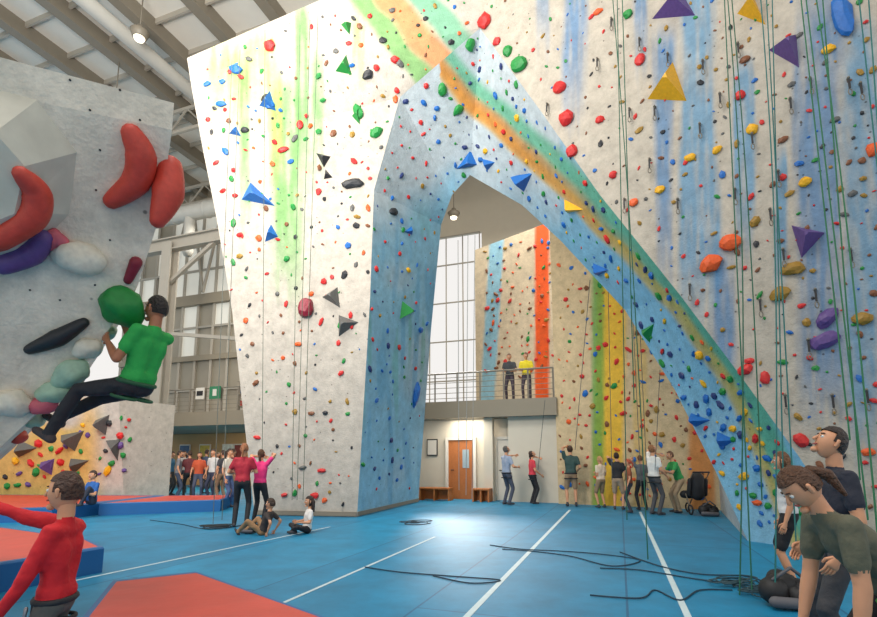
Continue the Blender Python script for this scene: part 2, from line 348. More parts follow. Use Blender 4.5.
railing(-3.6,2.1,.1,3.31); railing(-19,-8,.1,3.31)
wood=mat('door_wood',(166,98,48),.5,.2,14); dark=mat('black_rubber',(28,28,30),.6,.1); glass=mat('dark_glass',(150,165,170),.15,.05); white=mat('white_paint',(214,208,196),.5,.04)
gp=mat('green_sign',(40,120,80),.5,.05)
def door(name,cx,b_,w,h,m,z0=0):
    a=Acc(); a.box(B(cx,b_,z0+h/2),E2*w/2,E1*.03,UP*h/2,0)
    for s in(-1,1): a.box(B(cx+s*(w/2+.05),b_-.03,z0+h/2),E2*.05,E1*.06,UP*(h/2+.1),1)
    a.box(B(cx,b_-.03,z0+h+.05),E2*(w/2),E1*.06,UP*.05,1)
    a.box(B(cx+.18,b_-.035,z0+h*.68),E2*.12,E1*.01,UP*.32,2); a.cap(B(cx-w*.38,b_-.07,z0+1),B(cx-w*.28,b_-.07,z0+1),.018,.018,3,6,2)
    return a.build(name,[m,white,glass,dark])
door('door_1',a_of(461,.85),.86,.92,2.05,wood); door('door_2',a_of(506,.85),.86,.6,2.05,white)
a=Acc(); a.box(B(a_of(432,.85),.88,1.8),E2*.2,E1*.02,UP*.3); a.box(B(a_of(432,.85),.855,1.8),E2*.17,E1*.01,UP*.26,1); a.build('wall_poster',[dark,white])
a=Acc(); a.box(B(a_of(214,0),-.1,4.1),E2*.28,E1*.02,UP*.26,0); a.box(B(a_of(214,0),-.125,4.1),E2*.1,E1*.01,UP*.14,1); a.build('green_wall_sign',[gp,white])
a=Acc(); a.box(B(a_of(199,0),-.1,4.1),E2*.22,E1*.02,UP*.24,0); a.box(B(a_of(199,0),-.125,4.1),E2*.16,E1*.01,UP*.1,1); a.build('white_wall_sign',[white,dark])
orw=mat('plywood_orange',(186,108,50),.5,.15,9)
def bench(u,w):
    a=Acc(); x=a_of(u,.25); a.box(B(x,.05,.4),E2*w/2,E1*.22,UP*.025); a.box(B(x,.25,.2),E2*w/2,E1*.02,UP*.18)
    for s in(-1,0,1): a.box(B(x+s*(w/2-.04),.05,.19),E2*.025,E1*.2,UP*.19)
    a.build('wooden_cubby_bench',[orw])
bench(438,1.1); bench(483,.6)
a=Acc(); x=a_of(155,1.0); a.box(B(x,1.0,.5),E2*.65,E1*.35,UP*.5); a.box(B(x,.95,1.03),E2*.72,E1*.45,UP*.03,1)
for i in range(4): a.box(B(x-.5+i*.33,.64,.5),E2*.14,E1*.012,UP*.4,1)
a.build('reception_desk',[orw,wood])
for i,u in enumerate((165,185,205,228,240)):
    a=Acc(); x=a_of(u,5.3); a.box(B(x,5.35,1.8),E2*.38,E1*.03,UP*.4); a.box(B(x,5.31,1.8),E2*.33,E1*.01,UP*.34,1); a.build('notice_board',[white,mat('board%d'%i,((200,60,50),(60,90,120),(200,170,60),(220,215,200),(120,50,40))[i],.6,.5,6)])
a=Acc()
def tw(u,v): p=PL(u,v,P0,(TF.x,TF.y)); return p-E1*.03
d=[tw(312,512),tw(312,437),tw(342,437),tw(343,512)]; d[0].z=d[3].z=.06
for i,j in((0,1),(1,2),(2,3)): a.beam(d[i],d[j],.03,.03)
a.add([p+E1*.015 for p in d],[(0,1,2,3)],1); a.cap(tw(316,478),tw(316,474),.03,.03,2)
a.build('door_3',[lsteel,mat('door_cream',(182,173,158),.7,.05),dark])
a=Acc(); a.beam(V((L[-1].x,L[-1].y,.07))-E1*.03,V((TF.x,TF.y,.07))-E1*.03,.03,.1); a.beam(V((TF.x,TF.y,.07)),V((inL[-1].x,inL[-1].y,.07)),.06,.1); a.build('baseboard_tower',[steel])
# ---------------- holds ----------------
PAL={'red':(200,36,34),'dred':(130,25,45),'green':(24,130,54),'lgreen':(90,175,100),'blue':(20,98,175),'navy':(35,52,105),'yellow':(224,166,14),'orange':(222,88,28),'purple':(92,66,128),'black':(36,38,42),'grey':(88,88,86),'white':(222,215,196),'brown':(120,72,42),'pink':(205,96,110),'sage':(160,190,165),'olive':(150,114,34),'brick':(200,66,50)}
PN=list(PAL); HM=[mat('hold_'+k,PAL[k],.5,.25,20,.25) for k in PN]
def ico(n):
    bm=bmesh.new(); bmesh.ops.create_icosphere(bm,subdivisions=n,radius=1); vs=[v.co.copy() for v in bm.verts]; fs=[tuple(v.index for v in f.verts) for f in bm.faces]; bm.free(); return vs,fs
I1,I2,I3=ico(1),ico(2),ico(3)
def hit(w,u,v):
    d=ray(u,v).normalized(); r=WALLS[w].ray_cast(CAM,d)
    if r[0] is None: return None,None
    n=r[1]; 
    if n.dot(d)>0:n=-n
    return r[0],n
def blob(acc,p,n,sx,sy,sz,col,rot=0,T=I1,bend=0,am=.3):
    t=UP-n*UP.dot(n)
    if t.length<.1:t=V((1,0,0))
    t.normalize(); r=t.cross(n); x=r*math.cos(rot)+t*math.sin(rot); y=-r*math.sin(rot)+t*math.cos(rot); sd=R()*50
    vs=[]
    for c in T[0]:
        k=1+am*noise.noise(c*1.3+V((sd,sd,0)))
        X=c.x*k; Y=c.y*k+bend*(X*X-.4); vs.append(p+x*(X*sx)+y*(Y*sy)+n*(c.z*k*sz+sz*.35))
    acc.add(vs,T[1],PN.index(col))
def vol(acc,w,pts,h,col,ap=None):
    Ps=[];ns=V((0,0,0))
    for u,v in pts:
        p,n=hit(w,u,v)
        if p is None: return
        Ps.append(p); ns+=n
    n=ns.normalized(); k=len(Ps); c=sum(Ps,V((0,0,0)))/k
    topv=[c.lerp(p,.12)+n*h for p in Ps]; Ps=[p-n*.03 for p in Ps]
    acc.add(Ps+topv,[(i,(i+1)%k,k+(i+1)%k,k+i) for i in range(k)]+[tuple(range(k,2*k))],PN.index(col))
def inpoly(u,v,P):
    r=False;j=len(P)-1
    for i in range(len(P)):
        if (P[i][1]>v)!=(P[j][1]>v) and u<(P[j][0]-P[i][0])*(v-P[i][1])/(P[j][1]-P[i][1])+P[i][0]: r=not r
        j=i
    return r
def scatter(acc,w,poly,n,cols,smin,smax,mind):
    us=[p[0] for p in poly];vs=[p[1] for p in poly]; pts=[];k=0;tries=0
    while k<n and tries<n*30:
        tries+=1; u=min(us)+R()*(max(us)-min(us)); v=min(vs)+R()*(max(vs)-min(vs))
        if not inpoly(u,v,poly): continue
        if any((u-a)**2+(v-b)**2<mind*mind for a,b in pts): continue
        p,nn=hit(w,u,v)
        if p is None: continue
        pts.append((u,v)); ci=cols[int(noise.noise(V((u*.02,v*.004,9)))*6+R()*len(cols)*.9)%len(cols)]
        s=smin+(smax-smin)*R()**2; blob(acc,p,nn,s*(.8+.7*R()),s*(.6+.4*R()),s*.55,ci,R()*3); k+=1
def big(acc,w,lst):
    for (u,v,wd,ht,col,rot) in lst:
        p,n=hit(w,u,v)
        if p is None: continue
        D=(p-CAM).dot(V((0,C,S)))/F
        blob(acc,p,n,wd*D*.5,ht*D*.5,min(wd,ht)*D*.35,col,rot,I2)
a=Acc(); W='wall_climbing_tower'
for P_,h,c in [([(250,181),(240,200),(277,207)],.25,'blue'),([(270,89),(258,106),(277,112)],.22,'blue'),([(271,223),(264,243),(279,237)],.2,'blue'),([(347,52),(334,72),(353,76)],.2,'green'),([(350,36),(340,24),(352,22)],.15,'green'),([(361,103),(351,116),(360,126)],.15,'green'),([(315,152),(332,156),(324,169)],.15,'black'),([(338,286),(321,297),(341,309)],.25,'grey'),([(338,314),(360,322),(338,338)],.25,'grey'),([(352,268),(373,258),(372,279)],.25,'grey'),([(325,168),(334,178),(323,180)],.12,'black'),([(236,125),(228,134),(242,137)],.15,'blue'),([(388,184),(378,190),(392,198)],.12,'navy'),([(385,205),(398,208),(393,224)],.15,'grey')]: vol(a,W,P_,h,c)
big(a,W,[(307,308,17,19,'dred',0),(353,184,22,10,'black',.1),(236,70,14,9,'blue',-.3),(270,47,11,11,'red',0),(358,112,9,16,'green',.5),(376,133,14,10,'green',.7),(270,105,10,8,'blue',0),(221,104,11,6,'blue',0),(368,75,12,8,'black',.7),(245,130,9,6,'black',0),(300,125,7,9,'red',0),(283,150,12,6,'red',.3),(240,235,7,5,'red',0),(395,60,9,7,'red',0)])
TP=[(195,62),(330,10),(470,-5),(470,25),(398,98),(370,190),(368,300),(350,505),(262,500),(235,330),(205,150)]
scatter(a,W,TP,330,['red','green','blue','brown','black','red','orange','grey','green','olive'],.03,.1,8)
a.build('climbing_holds_tower',HM)
a=Acc(); W='wall_climbing_right'
for P_,h,c in [([(673,60),(646,100),(688,102)],.35,'yellow'),([(752,-8),(736,14),(767,26)],.3,'yellow'),([(650,20),(697,16),(680,-12)],.3,'purple'),([(767,50),(800,69),(797,33)],.3,'purple'),([(790,224),(827,232),(801,260)],.25,'purple')]: vol(a,W,P_,h,c)
big(a,W,[(485,22,14,17,'red',0),(520,65,17,16,'green',0),(492,72,13,12,'green',0),(508,52,10,11,'green',0),(497,42,9,8,'red',.4),(560,88,14,12,'red',0),(567,119,15,15,'red',0),(572,152,12,12,'red',0),(843,18,17,46,'blue',.1),(730,243,20,17,'orange',0),(711,264,22,17,'orange',.5),(793,269,20,14,'olive',0),(780,294,19,14,'olive',.4),(862,319,17,13,'olive',0),(755,222,12,9,'olive',.8),(827,318,24,14,'purple',.9),(824,341,27,16,'purple',.4),(805,182,11,10,'yellow',0),(828,50,12,9,'yellow',0),(745,370,15,10,'red',.6),(765,378,9,14,'red',0),(801,440,12,15,'red',.4),(868,452,12,8,'orange',0),(690,158,11,8,'yellow',0),(752,130,10,12,'yellow',0),(717,150,10,8,'yellow',.5),(634,203,9,8,'orange',0),(613,175,8,8,'red',0),(745,60,10,7,'brown',0),(872,150,10,14,'orange',0),(740,96,10,10,'red',0),(600,120,9,8,'red',0),(783,140,10,6,'brown',.3),(835,120,9,6,'grey',0),(640,60,10,12,'red',0),(598,12,10,6,'orange',0),(660,190,10,8,'yellow',0),(628,15,9,9,'green',0)])
RP=[(485,-5),(880,-5),(880,530),(850,520),(800,445),(740,362),(680,282),(600,182),(540,98),(488,22)]
scatter(a,W,RP,380,['red','green','brown','olive','grey','blue','brown','red','black','olive'],.02,.065,10)
a.build('climbing_holds_right',HM)
a=Acc(); W='wall_climbing_arch'
for P_,h,c in [([(509,177),(533,173),(524,193)],.2,'blue'),([(563,198),(585,210),(567,214)],.15,'yellow'),([(481,158),(496,162),(487,172)],.15,'blue'),([(538,228),(553,231),(546,238)],.12,'blue'),([(592,262),(610,270),(598,277)],.15,'blue'),([(690,412),(712,420),(695,428)],.2,'blue'),([(403,232),(412,225),(413,236)],.1,'blue'),([(402,300),(399,320),(415,312)],.25,'green'),([(716,430),(738,440),(720,450)],.15,'blue'),([(640,330),(655,322),(650,345)],.12,'green'),([(455,170),(470,150),(478,165)],.15,'blue'),([(560,240),(575,250),(560,256)],.1,'navy')]: vol(a,W,P_,h,c)
big(a,W,[(415,395,10,26,'blue',0),(408,270,7,5,'yellow',0),(393,212,14,8,'black',.3),(385,150,13,7,'green',.5),(442,90,9,12,'green',.2),(458,110,12,8,'green',.8),(470,45,10,12,'green',0),(700,355,10,10,'yellow',0),(420,330,8,6,'blue',0)])
scatter(a,W,[(478,38),(402,100),(374,195),(372,300),(360,500),(415,492),(428,330),(440,215),(468,172)],150,['red','blue','red','green','navy','blue','olive'],.03,.09,8)
scatter(a,W,[(480,35),(540,115),(600,200),(680,302),(740,385),(800,470),(830,520),(752,530),(715,465),(675,385),(625,303),(560,233),(522,198),(475,165)],240,['blue','green','yellow','navy','red','blue','orange','green'],.03,.09,8)
a.build('climbing_holds_arch',HM)
a=Acc(); scatter(a,'wall_climbing_inner',[(558,255),(640,290),(700,440),(715,500),(560,498)],210,['red','orange','brown','green','blue','olive','red'],.04,.11,6); a.build('climbing_holds_inner',HM)
a=Acc(); scatter(a,'wall_climbing_far',[(485,245),(556,238),(556,380),(485,380)],110,['red','orange','brown','blue','olive','green'],.05,.12,5); a.build('climbing_holds_far',HM)
a=Acc(); scatter(a,'wall_training_board',[(150,260),(245,260),(245,350),(150,350)],70,['red','orange','blue','green'],.08,.16,4); a.build('climbing_holds_training',HM)
a=Acc(); W='wall_boulder_back'
for P_,h,c in [([(60,435),(85,430),(75,452)],.4,'grey'),([(95,420),(110,414),(106,436)],.4,'grey'),([(20,440),(38,448),(18,458)],.35,'grey'),([(105,440),(122,438),(118,462)],.4,'grey'),([(70,458),(90,460),(74,474)],.3,'grey'),([(40,462),(55,458),(52,476)],.3,'purple')]: vol(a,W,P_,h,c)
scatter(a,W,[(2,450),(130,410),(130,470),(2,490)],45,['red','purple','green','yellow','black'],.06,.15,7); a.build('climbing_holds_boulder_back',HM)
a=Acc(); W='boulder_wall'
vp=[(-50,84),(2,88),(40,98),(80,152),(72,215),(16,275),(-50,300)]
Ps=[hit(W,*p)[0] for p in vp]; nn=hit(W,20,180)[1]; tp=[hit(W,*p)[0]+nn*.3 for p in [(-45,130),(2,128),(30,160),(20,205),(-45,230)]]
va=Acc(); va.add([p-nn*.02 for p in Ps]+tp,[(0,1,8,7),(1,2,8),(2,3,9,8),(3,4,10,9),(4,5,10),(5,6,11,10),(7,8,9,10,11)],0)
va.build('climbing_volume_grey',[mat('volume_grey',(202,198,182),.6,.2,6,.2)])
WALLS['vol']=BVHTree.FromPolygons([V(p) for p in va.v],va.f)
def hit2(w,u,v):
    p,n=hit(w,u,v)
    if p is None: p,n=hit(W,u,v)
    return p,n
def bigs(w,u,v,wd,ht,col,rot,bend=0,dep=.8):
    p,n=hit2(w,u,v)
    if p is None: return
    D=(p-CAM).dot(V((0,C,S)))/F; blob(a,p,n,wd*D*.5,ht*D*.5,min(wd,ht)*D*.5*dep,col,rot,I3,bend,.3)
def saus(w,pts,rad,col,Y=None):
    P_=[];Rd=[]
    for (u,v),r in zip(pts,rad):
        if Y: p=PY(u,v,Y);n=V((0,0,0))
        else: p,n=hit2(w,u,v)
        if p is None: continue
        D=(p-CAM).dot(V((0,C,S)))/F; P_.append(p+n*r*D*.35); Rd.append(r*D)
    if len(P_)>1: a.tube(P_,Rd,PN.index(col))
saus(W,[(132,134),(141,155),(136,180),(112,200)],[10,14,13,8],'brick'); saus('vol',[(22,174),(33,192),(28,215),(-4,238)],[8,13,13,11],'brick')
saus(W,[(170,168),(168,194),(158,220)],[12,15,8],'brick',3.75); saus('vol',[(40,236),(28,250),(2,262)],[9,12,10],'purple')
bigs('vol',56,240,20,24,'pink',.5); bigs(W,80,257,46,34,'white',.1); saus(W,[(136,262),(128,280)],[6,4],'dred')
bigs(W,122,305,36,42,'green',.8); saus(W,[(84,322),(58,337),(30,349)],[5,9,5],'black'); bigs(W,12,402,34,30,'white',.1)
bigs(W,72,372,36,26,'sage',.9); bigs(W,56,392,30,24,'sage',.3); bigs(W,88,348,26,20,'white',.5); bigs(W,44,404,26,20,'pink',.5); bigs(W,34,418,22,18,'sage',.5); bigs(W,108,332,18,14,'sage',.3); bigs(W,18,436,20,14,'brick',.5); bigs(W,62,408,16,12,'white',.5)
a.build('climbing_holds_boulder',HM,True)
a=Acc()
for (u,v) in [(96,190),(60,300),(110,240),(140,120),(30,290),(90,110),(120,90),(70,80),(100,150),(95,285),(150,150)]:
    p,n=hit(W,u,v)
    if p: a.cap(p-n*.005,p+n*.004,.008,.008,0,8,2)
a.build('bolt_holes',[dark])
a=Acc()
for u,v in [(738,45),(752,135),(783,250),(810,80),(655,108),(630,110),(778,172),(703,62),(598,60),(720,95),(760,300),(848,80),(690,285),(860,85),(640,40),(832,395),(785,395),(668,55),(548,105),(612,20),(700,125),(735,190),(770,210),(815,290),(850,250),(678,200),(650,160),(625,200),(866,390),(808,340),(790,100)]:
    p,n=hit('wall_climbing_right',u,v)
    if p is None: continue
    q=p+n*.07; a.cap(p+n*.02,q,.025,.02,1,8,2); a.beam(q-UP*.03,q-UP*.2+n*.02,.03,.012,0)
    c=q-UP*.26+n*.02; pr=[c+V((.03*math.cos(t),0,.05*math.sin(t))) for t in [i*math.pi/4 for i in range(9)]]
    for s,e in zip(pr[:-1],pr[1:]): a.cap(s,e,.008,.008,1,6,1)
a.build('quickdraws',[dark,steel])
# ---------------- people ----------------
SK={'l':(206,148,112),'m':(172,112,80),'d':(130,85,60)}
def ik(a,t,l1,l2,pole):
    d=t-a; Ln=max(abs(l1-l2)+.02,min(d.length,(l1+l2)*.995)); dn=d.normalized(); x=(l1*l1-l2*l2+Ln*Ln)/(2*Ln); h=math.sqrt(max(0,l1*l1-x*x))
    p=pole-dn*pole.dot(dn)
    if p.length<1e-3: p=dn.orthogonal()
    return a+dn*x+p.normalized()*h, a+dn*Ln
def remesh(caps,vox,sm_it=4):
    ac=Acc()
    for c in caps: ac.cap(c[0],c[1],c[2],c[3],0,12,4)
    me=bpy.data.meshes.new('tmp'); me.from_pydata(ac.v,[],ac.f); o=bpy.data.objects.new('tmp',me); scene.collection.objects.link(o)
    m=o.modifiers.new('r','REMESH'); m.mode='VOXEL'; m.voxel_size=vox
    s=o.modifiers.new('s','SMOOTH'); s.factor=.5; s.iterations=sm_it
    dg=bpy.context.evaluated_depsgraph_get(); dg.update(); ev=o.evaluated_get(dg); em=ev.to_mesh()
    vs=np.empty(len(em.vertices)*3); em.vertices.foreach_get('co',vs); vs=vs.reshape(-1,3); fs=[tuple(p.vertices) for p in em.polygons]
    ev.to_mesh_clear(); bpy.data.objects.remove(o); bpy.data.meshes.remove(me)
    cen=np.array([vs[list(f)].mean(0) for f in fs]); best=np.full(len(fs),1e9); lab=np.zeros(len(fs),int)
    for p,q,r1,r2,l in caps:
        p=np.array(p);q=np.array(q);d=q-p; dd=max(1e-9,d@d); t=np.clip((cen-p)@d/dd,0,1); D=np.linalg.norm(cen-p-t[:,None]*d,axis=1)-(r1+(r2-r1)*t)
        k=D<best; best[k]=D[k]; lab[k]=l
    if vox<.02:
        onc=np.zeros(len(vs),bool)
        for f,l in zip(fs,lab):
            if l<2: onc[list(f)]=True
        for i in np.nonzero(onc)[0]:
            p=V(vs[i]); k=noise.noise(V((p.x*9,p.y*9,p.z*16)))*.007+noise.noise(p*26)*.0025; vs[i]+=k
    return [tuple(x) for x in vs],fs,lab.tolist()
USP,USF=[],[]
NS,NR=24,18
for i in range(NR+1):
    for j in range(NS): t=math.pi*i/NR; f=2*math.pi*j/NS; USP.append(V((math.sin(t)*math.cos(f),math.sin(t)*math.sin(f),math.cos(t))))
for i in range(NR):
    for j in range(NS): USF.append((i*NS+j,(i+1)*NS+j,(i+1)*NS+(j+1)%NS,i*NS+(j+1)%NS))
def person(name,pos,H,heading,shirt,pants,hair=(60,40,28),skin='l',shoe=(60,60,65),vox=.022,sleeve='s',legs='long',style='short',hs=1.0,harness=None,z0=0,fat=1.0,sw=None,beard=False,**P):
    s_=H/1.75; h=math.radians(heading); fw=V((math.sin(h),math.cos(h),0)); rt=V((math.cos(h),-math.sin(h),0)); O=V((pos[0],pos[1],z0))
    if sw is None: sw=.168 if style=='short' else .15
    def Lc(t):
        if len(t)==4:
            p=PY(t[0],t[1],t[2])-O; return V((p.dot(rt),p.dot(fw),p.z))/s_
        return V(t)
    pel=Lc(P.get('pelvis',(0,0,.93))); sp=V(P.get('spine',(0,0,1))).normalized(); r=V(P.get('right',(1,0,0))); r=(r-sp*r.dot(sp)).normalized(); f=sp.cross(r)
    look=V(P.get('look',(0,1,0))).normalized(); caps=[]
    SH,PA,SKI,SO,HA=0,1,2,3,4
    g=fat
    caps+=[(pel-r*.055-sp*.02,pel+r*.055-sp*.02,.104*g,.104*g,PA),(pel-r*.05+sp*.05,pel+r*.05+sp*.05,.108*g,.108*g,SH),(pel-r*.05+sp*.06,pel-r*.075+sp*.34,.088*g,.096*g,SH),(pel+r*.05+sp*.06,pel+r*.075+sp*.34,.088*g,.096*g,SH),(pel+sp*.06+f*.02,pel+sp*.36+f*.015,.096*g,.102*g,SH),
      (pel+sp*.435-r*(sw-.05),pel+sp*.435+r*(sw-.05),.066,.066,SH),(pel+sp*.44,pel+sp*.495,.08,.058,SH)]
    nb=pel+sp*.5; hc=nb+(sp*.55+UP*.45).normalized()*.17*1.0+look*.025
    if 'head' in P: hc=Lc(P['head'])
    caps.append((nb-sp*.02,hc-look*.02,.054,.05,SKI))
    hands=[]
    for sd,wk,ek in ((-1,'wl','el'),(1,'wr','er')):
        Sh=pel+sp*.445+r*(sd*sw); w=Lc(P.get(wk,(sd*.26,.08,.86))); po=V(P.get(ek,(sd*.5,-1,-.2)))
        E,Wt=ik(Sh,w,.29,.26,po); 
        if sleeve=='s':
            M=Sh.lerp(E,.6); caps+=[(Sh,M,.062,.058,SH),(Sh,E,.048,.04,SKI),(E,E.lerp(Wt,.35),.041,.04,SKI),(E.lerp(Wt,.35),Wt,.04,.026,SKI)]
        elif sleeve=='n': caps+=[(Sh,Sh.lerp(E,.1),.058,.055,SH),(Sh,E,.047,.038,SKI),(E,Wt,.038,.025,SKI)]
        else: caps+=[(Sh,E,.058,.047,SH),(E,Wt,.047,.034,SH)]
        d=(Wt-E).normalized(); n=(-r*sd); n=(n-d*n.dot(d)); n=n.normalized() if n.length>.1 else d.orthogonal().normalized(); x=d.cross(n)
        if x.dot(f)<0: x=-x
        for k in(-1,0,1): caps.append((Wt,Wt+d*.085+x*(.024*k),.022,.019,SKI))
        hands.append((Wt,d,n,x))
    for sd,ak,kk in ((-1,'al','kl'),(1,'ar','kr')):
        Hp=pel-sp*.03+r*(sd*.085); A=Lc(P.get(ak,(sd*.12,0,.09))); K,An=ik(Hp,A,.44,.42,V(P.get(kk,(sd*.15,1,0))))
        if legs=='long': caps+=[(Hp,K,.086*g,.06,PA),(K,K.lerp(An,.4),.06,.058,PA),(K.lerp(An,.4),An,.058,.05,PA)]
        else: 
            caps+=[(Hp,Hp.lerp(K,.85),.09*g,.078,PA),(Hp,K,.07,.05,SKI),(K,K.lerp(An,.4),.05,.053,SKI),(K.lerp(An,.4),An,.053,.033,SKI)]
        ft=P.get('fl' if sd<0 else 'fr',(sd*.15,1,0)); ft=V(ft).normalized(); dn=P.get('fd',(0,0,-1)); dn=V(dn).normalized()
        caps+=[(An+dn*.045-ft*.04,An+dn*.05+ft*.15,.042,.034,SO),(An,An+dn*.04,.045,.045,SO)]
    def W_(p): return O+(rt*p.x+fw*p.y+UP*p.z)*s_
    def wv(p): return rt*p.x+fw*p.y+UP*p.z
    wc=[(W_(c[0]),W_(c[1]),c[2]*s_,c[3]*s_,c[4]) for c in caps]
    ac=Acc(); vs,fs,lab=remesh(wc,vox); ac.add(vs,fs,lab)
    for Wt,d,n,x in hands:
        for k in range(4):
            b0=Wt+d*.09+x*(.027-.018*k); ln=(.075,.085,.08,.06)[k]; d1=(d+n*.25).normalized(); d2=(d+n*1.1).normalized(); m=b0+d1*ln*.5
            ac.cap(W_(b0-d*.015),W_(m),.0098*s_,.009*s_,SKI,7,2); ac.cap(W_(m),W_(m+d2*ln*.45),.009*s_,.0072*s_,SKI,7,2)
        t0=Wt+d*.03+x*.022; t1=t0+(d*.7+x*.6+n*.3).normalized()*.04; t2=t1+(d+n*.5).normalized()*.03
        ac.cap(W_(t0),W_(t1),.013*s_,.0105*s_,SKI,7,2); ac.cap(W_(t1),W_(t2),.0105*s_,.008*s_,SKI,7,2)
    hl=wv(look).normalized(); hu=(UP-hl*UP.dot(hl)); hu=hu.normalized() if hu.length>.15 else -fw; hr=hl.cross(hu); k=s_*hs; HC=W_(hc)+UP*(.115*(hs-1)*s_)
    def Hh(x,y,z): return HC+(hr*x+hl*y+hu*z)*k
    def shp(p,e=1.0):
        x,y,z=p; w=1-.34*max(0,-z)**1.6; yy=y*(.098 if y<0 else .092); 
        if z<-.2 and y>0: yy*=1-.12*(-z-.2)
        if z<-.3 and y<0: yy*=1-.6*(-z-.3)
        if y>.5 and -.05<z<.25: yy-=.004*(1 if abs(x)>.2 else 0)
        return Hh(x*.076*w*e,(yy)*e,(z*.118+.005)*e)
    ac.add([shp(p) for p in USP],USF,SKI)
    hf=[];bf=[]
    for fc in USF:
        c=sum((USP[i] for i in fc),V((0,0,0)))/4
        face=c.y>.2 and c.z<.52-.1*abs(c.x)
        lowb=c.z<(-.4 if style!='long' else -.9)
        side=(c.y>-.2 and c.z<.02)
        if not face and not lowb and not (side and style!='long'): hf.append(fc)
        if c.z<-.4 and c.y>.0 and c.z>-.95 and not (abs(c.x)<.35 and -.52<c.z): bf.append(fc)
    if style!='bald':
        ac.add([shp(p,1.09+.05*noise.noise(p*5+V((H*9,0,0)))) for p in USP],hf,HA)
        ac.add([shp(p,1.03) for p in USP],hf,HA)
    if beard: ac.add([shp(p,1.012) for p in USP],bf,HA)
    ac.cap(Hh(0,.086,.018),Hh(0,.106,-.018),.008*k,.012*k,SKI,8,3)
    ac.cap(Hh(0,.07,-.09),Hh(0,.072,-.09),.022*k,.022*k,SKI,8,3)
    for sx in(-1,1):
        ac.cap(Hh(sx*.03,.078,.012),Hh(sx*.031,.078,.012),.0115*k,.0115*k,5,8,3); ac.cap(Hh(sx*.03,.086,.012),Hh(sx*.0301,.086,.012),.0058*k,.0058*k,6,8,3)
        ac.cap(Hh(sx*.018,.088,.034),Hh(sx*.043,.08,.036),.0045*k,.004*k,HA,6,2)
        ac.cap(Hh(sx*.077,-.004,.018),Hh(sx*.075,-.002,-.02),.014*k,.010*k,SKI,8,3)
    ac.cap(Hh(-.018,.084,-.05),Hh(.018,.084,-.05),.006*k,.006*k,7,7,2)
    if style in('pony','long'):
        if style=='pony': ac.cap(Hh(0,-.1,.04),Hh(0,-.15,-.03),.03*k,.032*k,HA); ac.cap(Hh(0,-.15,-.03),Hh(0,-.14,-.16),.032*k,.012*k,HA)
        else:
            for sx in(-.05,-.02,.02,.05): ac.cap(Hh(sx,-.07,0),Hh(sx*1.2,-.085,-.2),.045*k,.022*k,HA)
    if harness:
        wz=pel+sp*.0; pts=[wz+r*(.165*g*math.cos(t))+f*(.118*g*math.sin(t)+.004) for t in [i*2*math.pi/18 for i in range(19)]]
        for p,q in zip(pts[:-1],pts[1:]): ac.cap(W_(p),W_(q),.02*s_,.02*s_,8,7,2)
        for sd in(-1,1):
            c=pel-sp*.14+r*(sd*.09); pts=[c+r*(.092*g*math.cos(t))+f*(.092*g*math.sin(t)) for t in [i*2*math.pi/14 for i in range(15)]]
            for p,q in zip(pts[:-1],pts[1:]): ac.cap(W_(p),W_(q),.014*s_,.014*s_,8,7,2)
        ac.cap(W_(wz+f*.13),W_(pel-sp*.1+f*.13),.012*s_,.012*s_,8,7,2)
        for t in(-.13,.13): ac.cap(W_(wz+r*t+f*.1-sp*.03),W_(wz+r*t+f*.11-sp*.13),.012*s_,.01*s_,9,7,2)
    def cm(pref,c,ro=.75,sc=9,bu=.6,nz=.2): return mat('%s_%d_%d_%d'%(pref,*c),c,ro,nz,sc,bu,bd=.04)
    mats=[cm('cloth',shirt),cm('cloth',pants),cm('skin',SK[skin],.5,6,.1,.1),cm('shoe',shoe),cm('hair',hair,.5,45,.8,.45),mat('eye_white',(225,225,220),.3,.02),mat('pupil',(40,28,22),.2,.02),mat('lips',(165,82,74),.5,.05),cm('harness',harness or (30,30,30)),mat('metal_gear',(150,150,155),.3,.05,metal=.8)]
    return ac.build(name,mats,True)
def pz(u,v): p=PZ(u,v); return (p.x,p.y)
BLK=(32,32,36); up_l=dict(wl=(-.14,.3,1.62),wr=(.2,.24,1.02)); belay=dict(wl=(-.1,.28,1.5),wr=(.2,.22,.95),look=(0,.6,.8))
person('woman_in_maroon_top',pz(240,527),1.72,-10,(165,30,50),BLK,(150,95,60),style='pony',wl=(-.2,.25,1.1),wr=(.15,.3,1.15))
person('girl_in_pink_top',pz(258,524),1.6,10,(225,50,120),BLK,(90,60,40),style='pony',wl=(-.15,.3,1.55),wr=(.18,.25,1.6),look=(0,.6,.8))
person('child_sitting',pz(263,535),1.25,-80,(60,52,50),(150,115,80),(60,40,28),hs=1.2,pelvis=(0,0,.11),spine=(0,-.35,1),al=(-.12,.62,.08),ar=(.12,.55,.08),kl=(-.4,0,1),kr=(.4,0,1),wl=(-.25,-.25,.1),wr=(.25,-.2,.1),fl=(0,.6,.8),fr=(0,.6,.8),vox=.018)
person('girl_sitting',pz(307,533),1.25,-120,(225,220,215),BLK,(45,30,25),style='long',hs=1.2,pelvis=(0,0,.11),spine=(0,-.1,1),al=(.08,.34,.1),ar=(-.08,.34,.1),kl=(-1,.3,.3),kr=(1,.3,.3),wl=(-.15,.25,.3),wr=(.15,.25,.3),vox=.018)
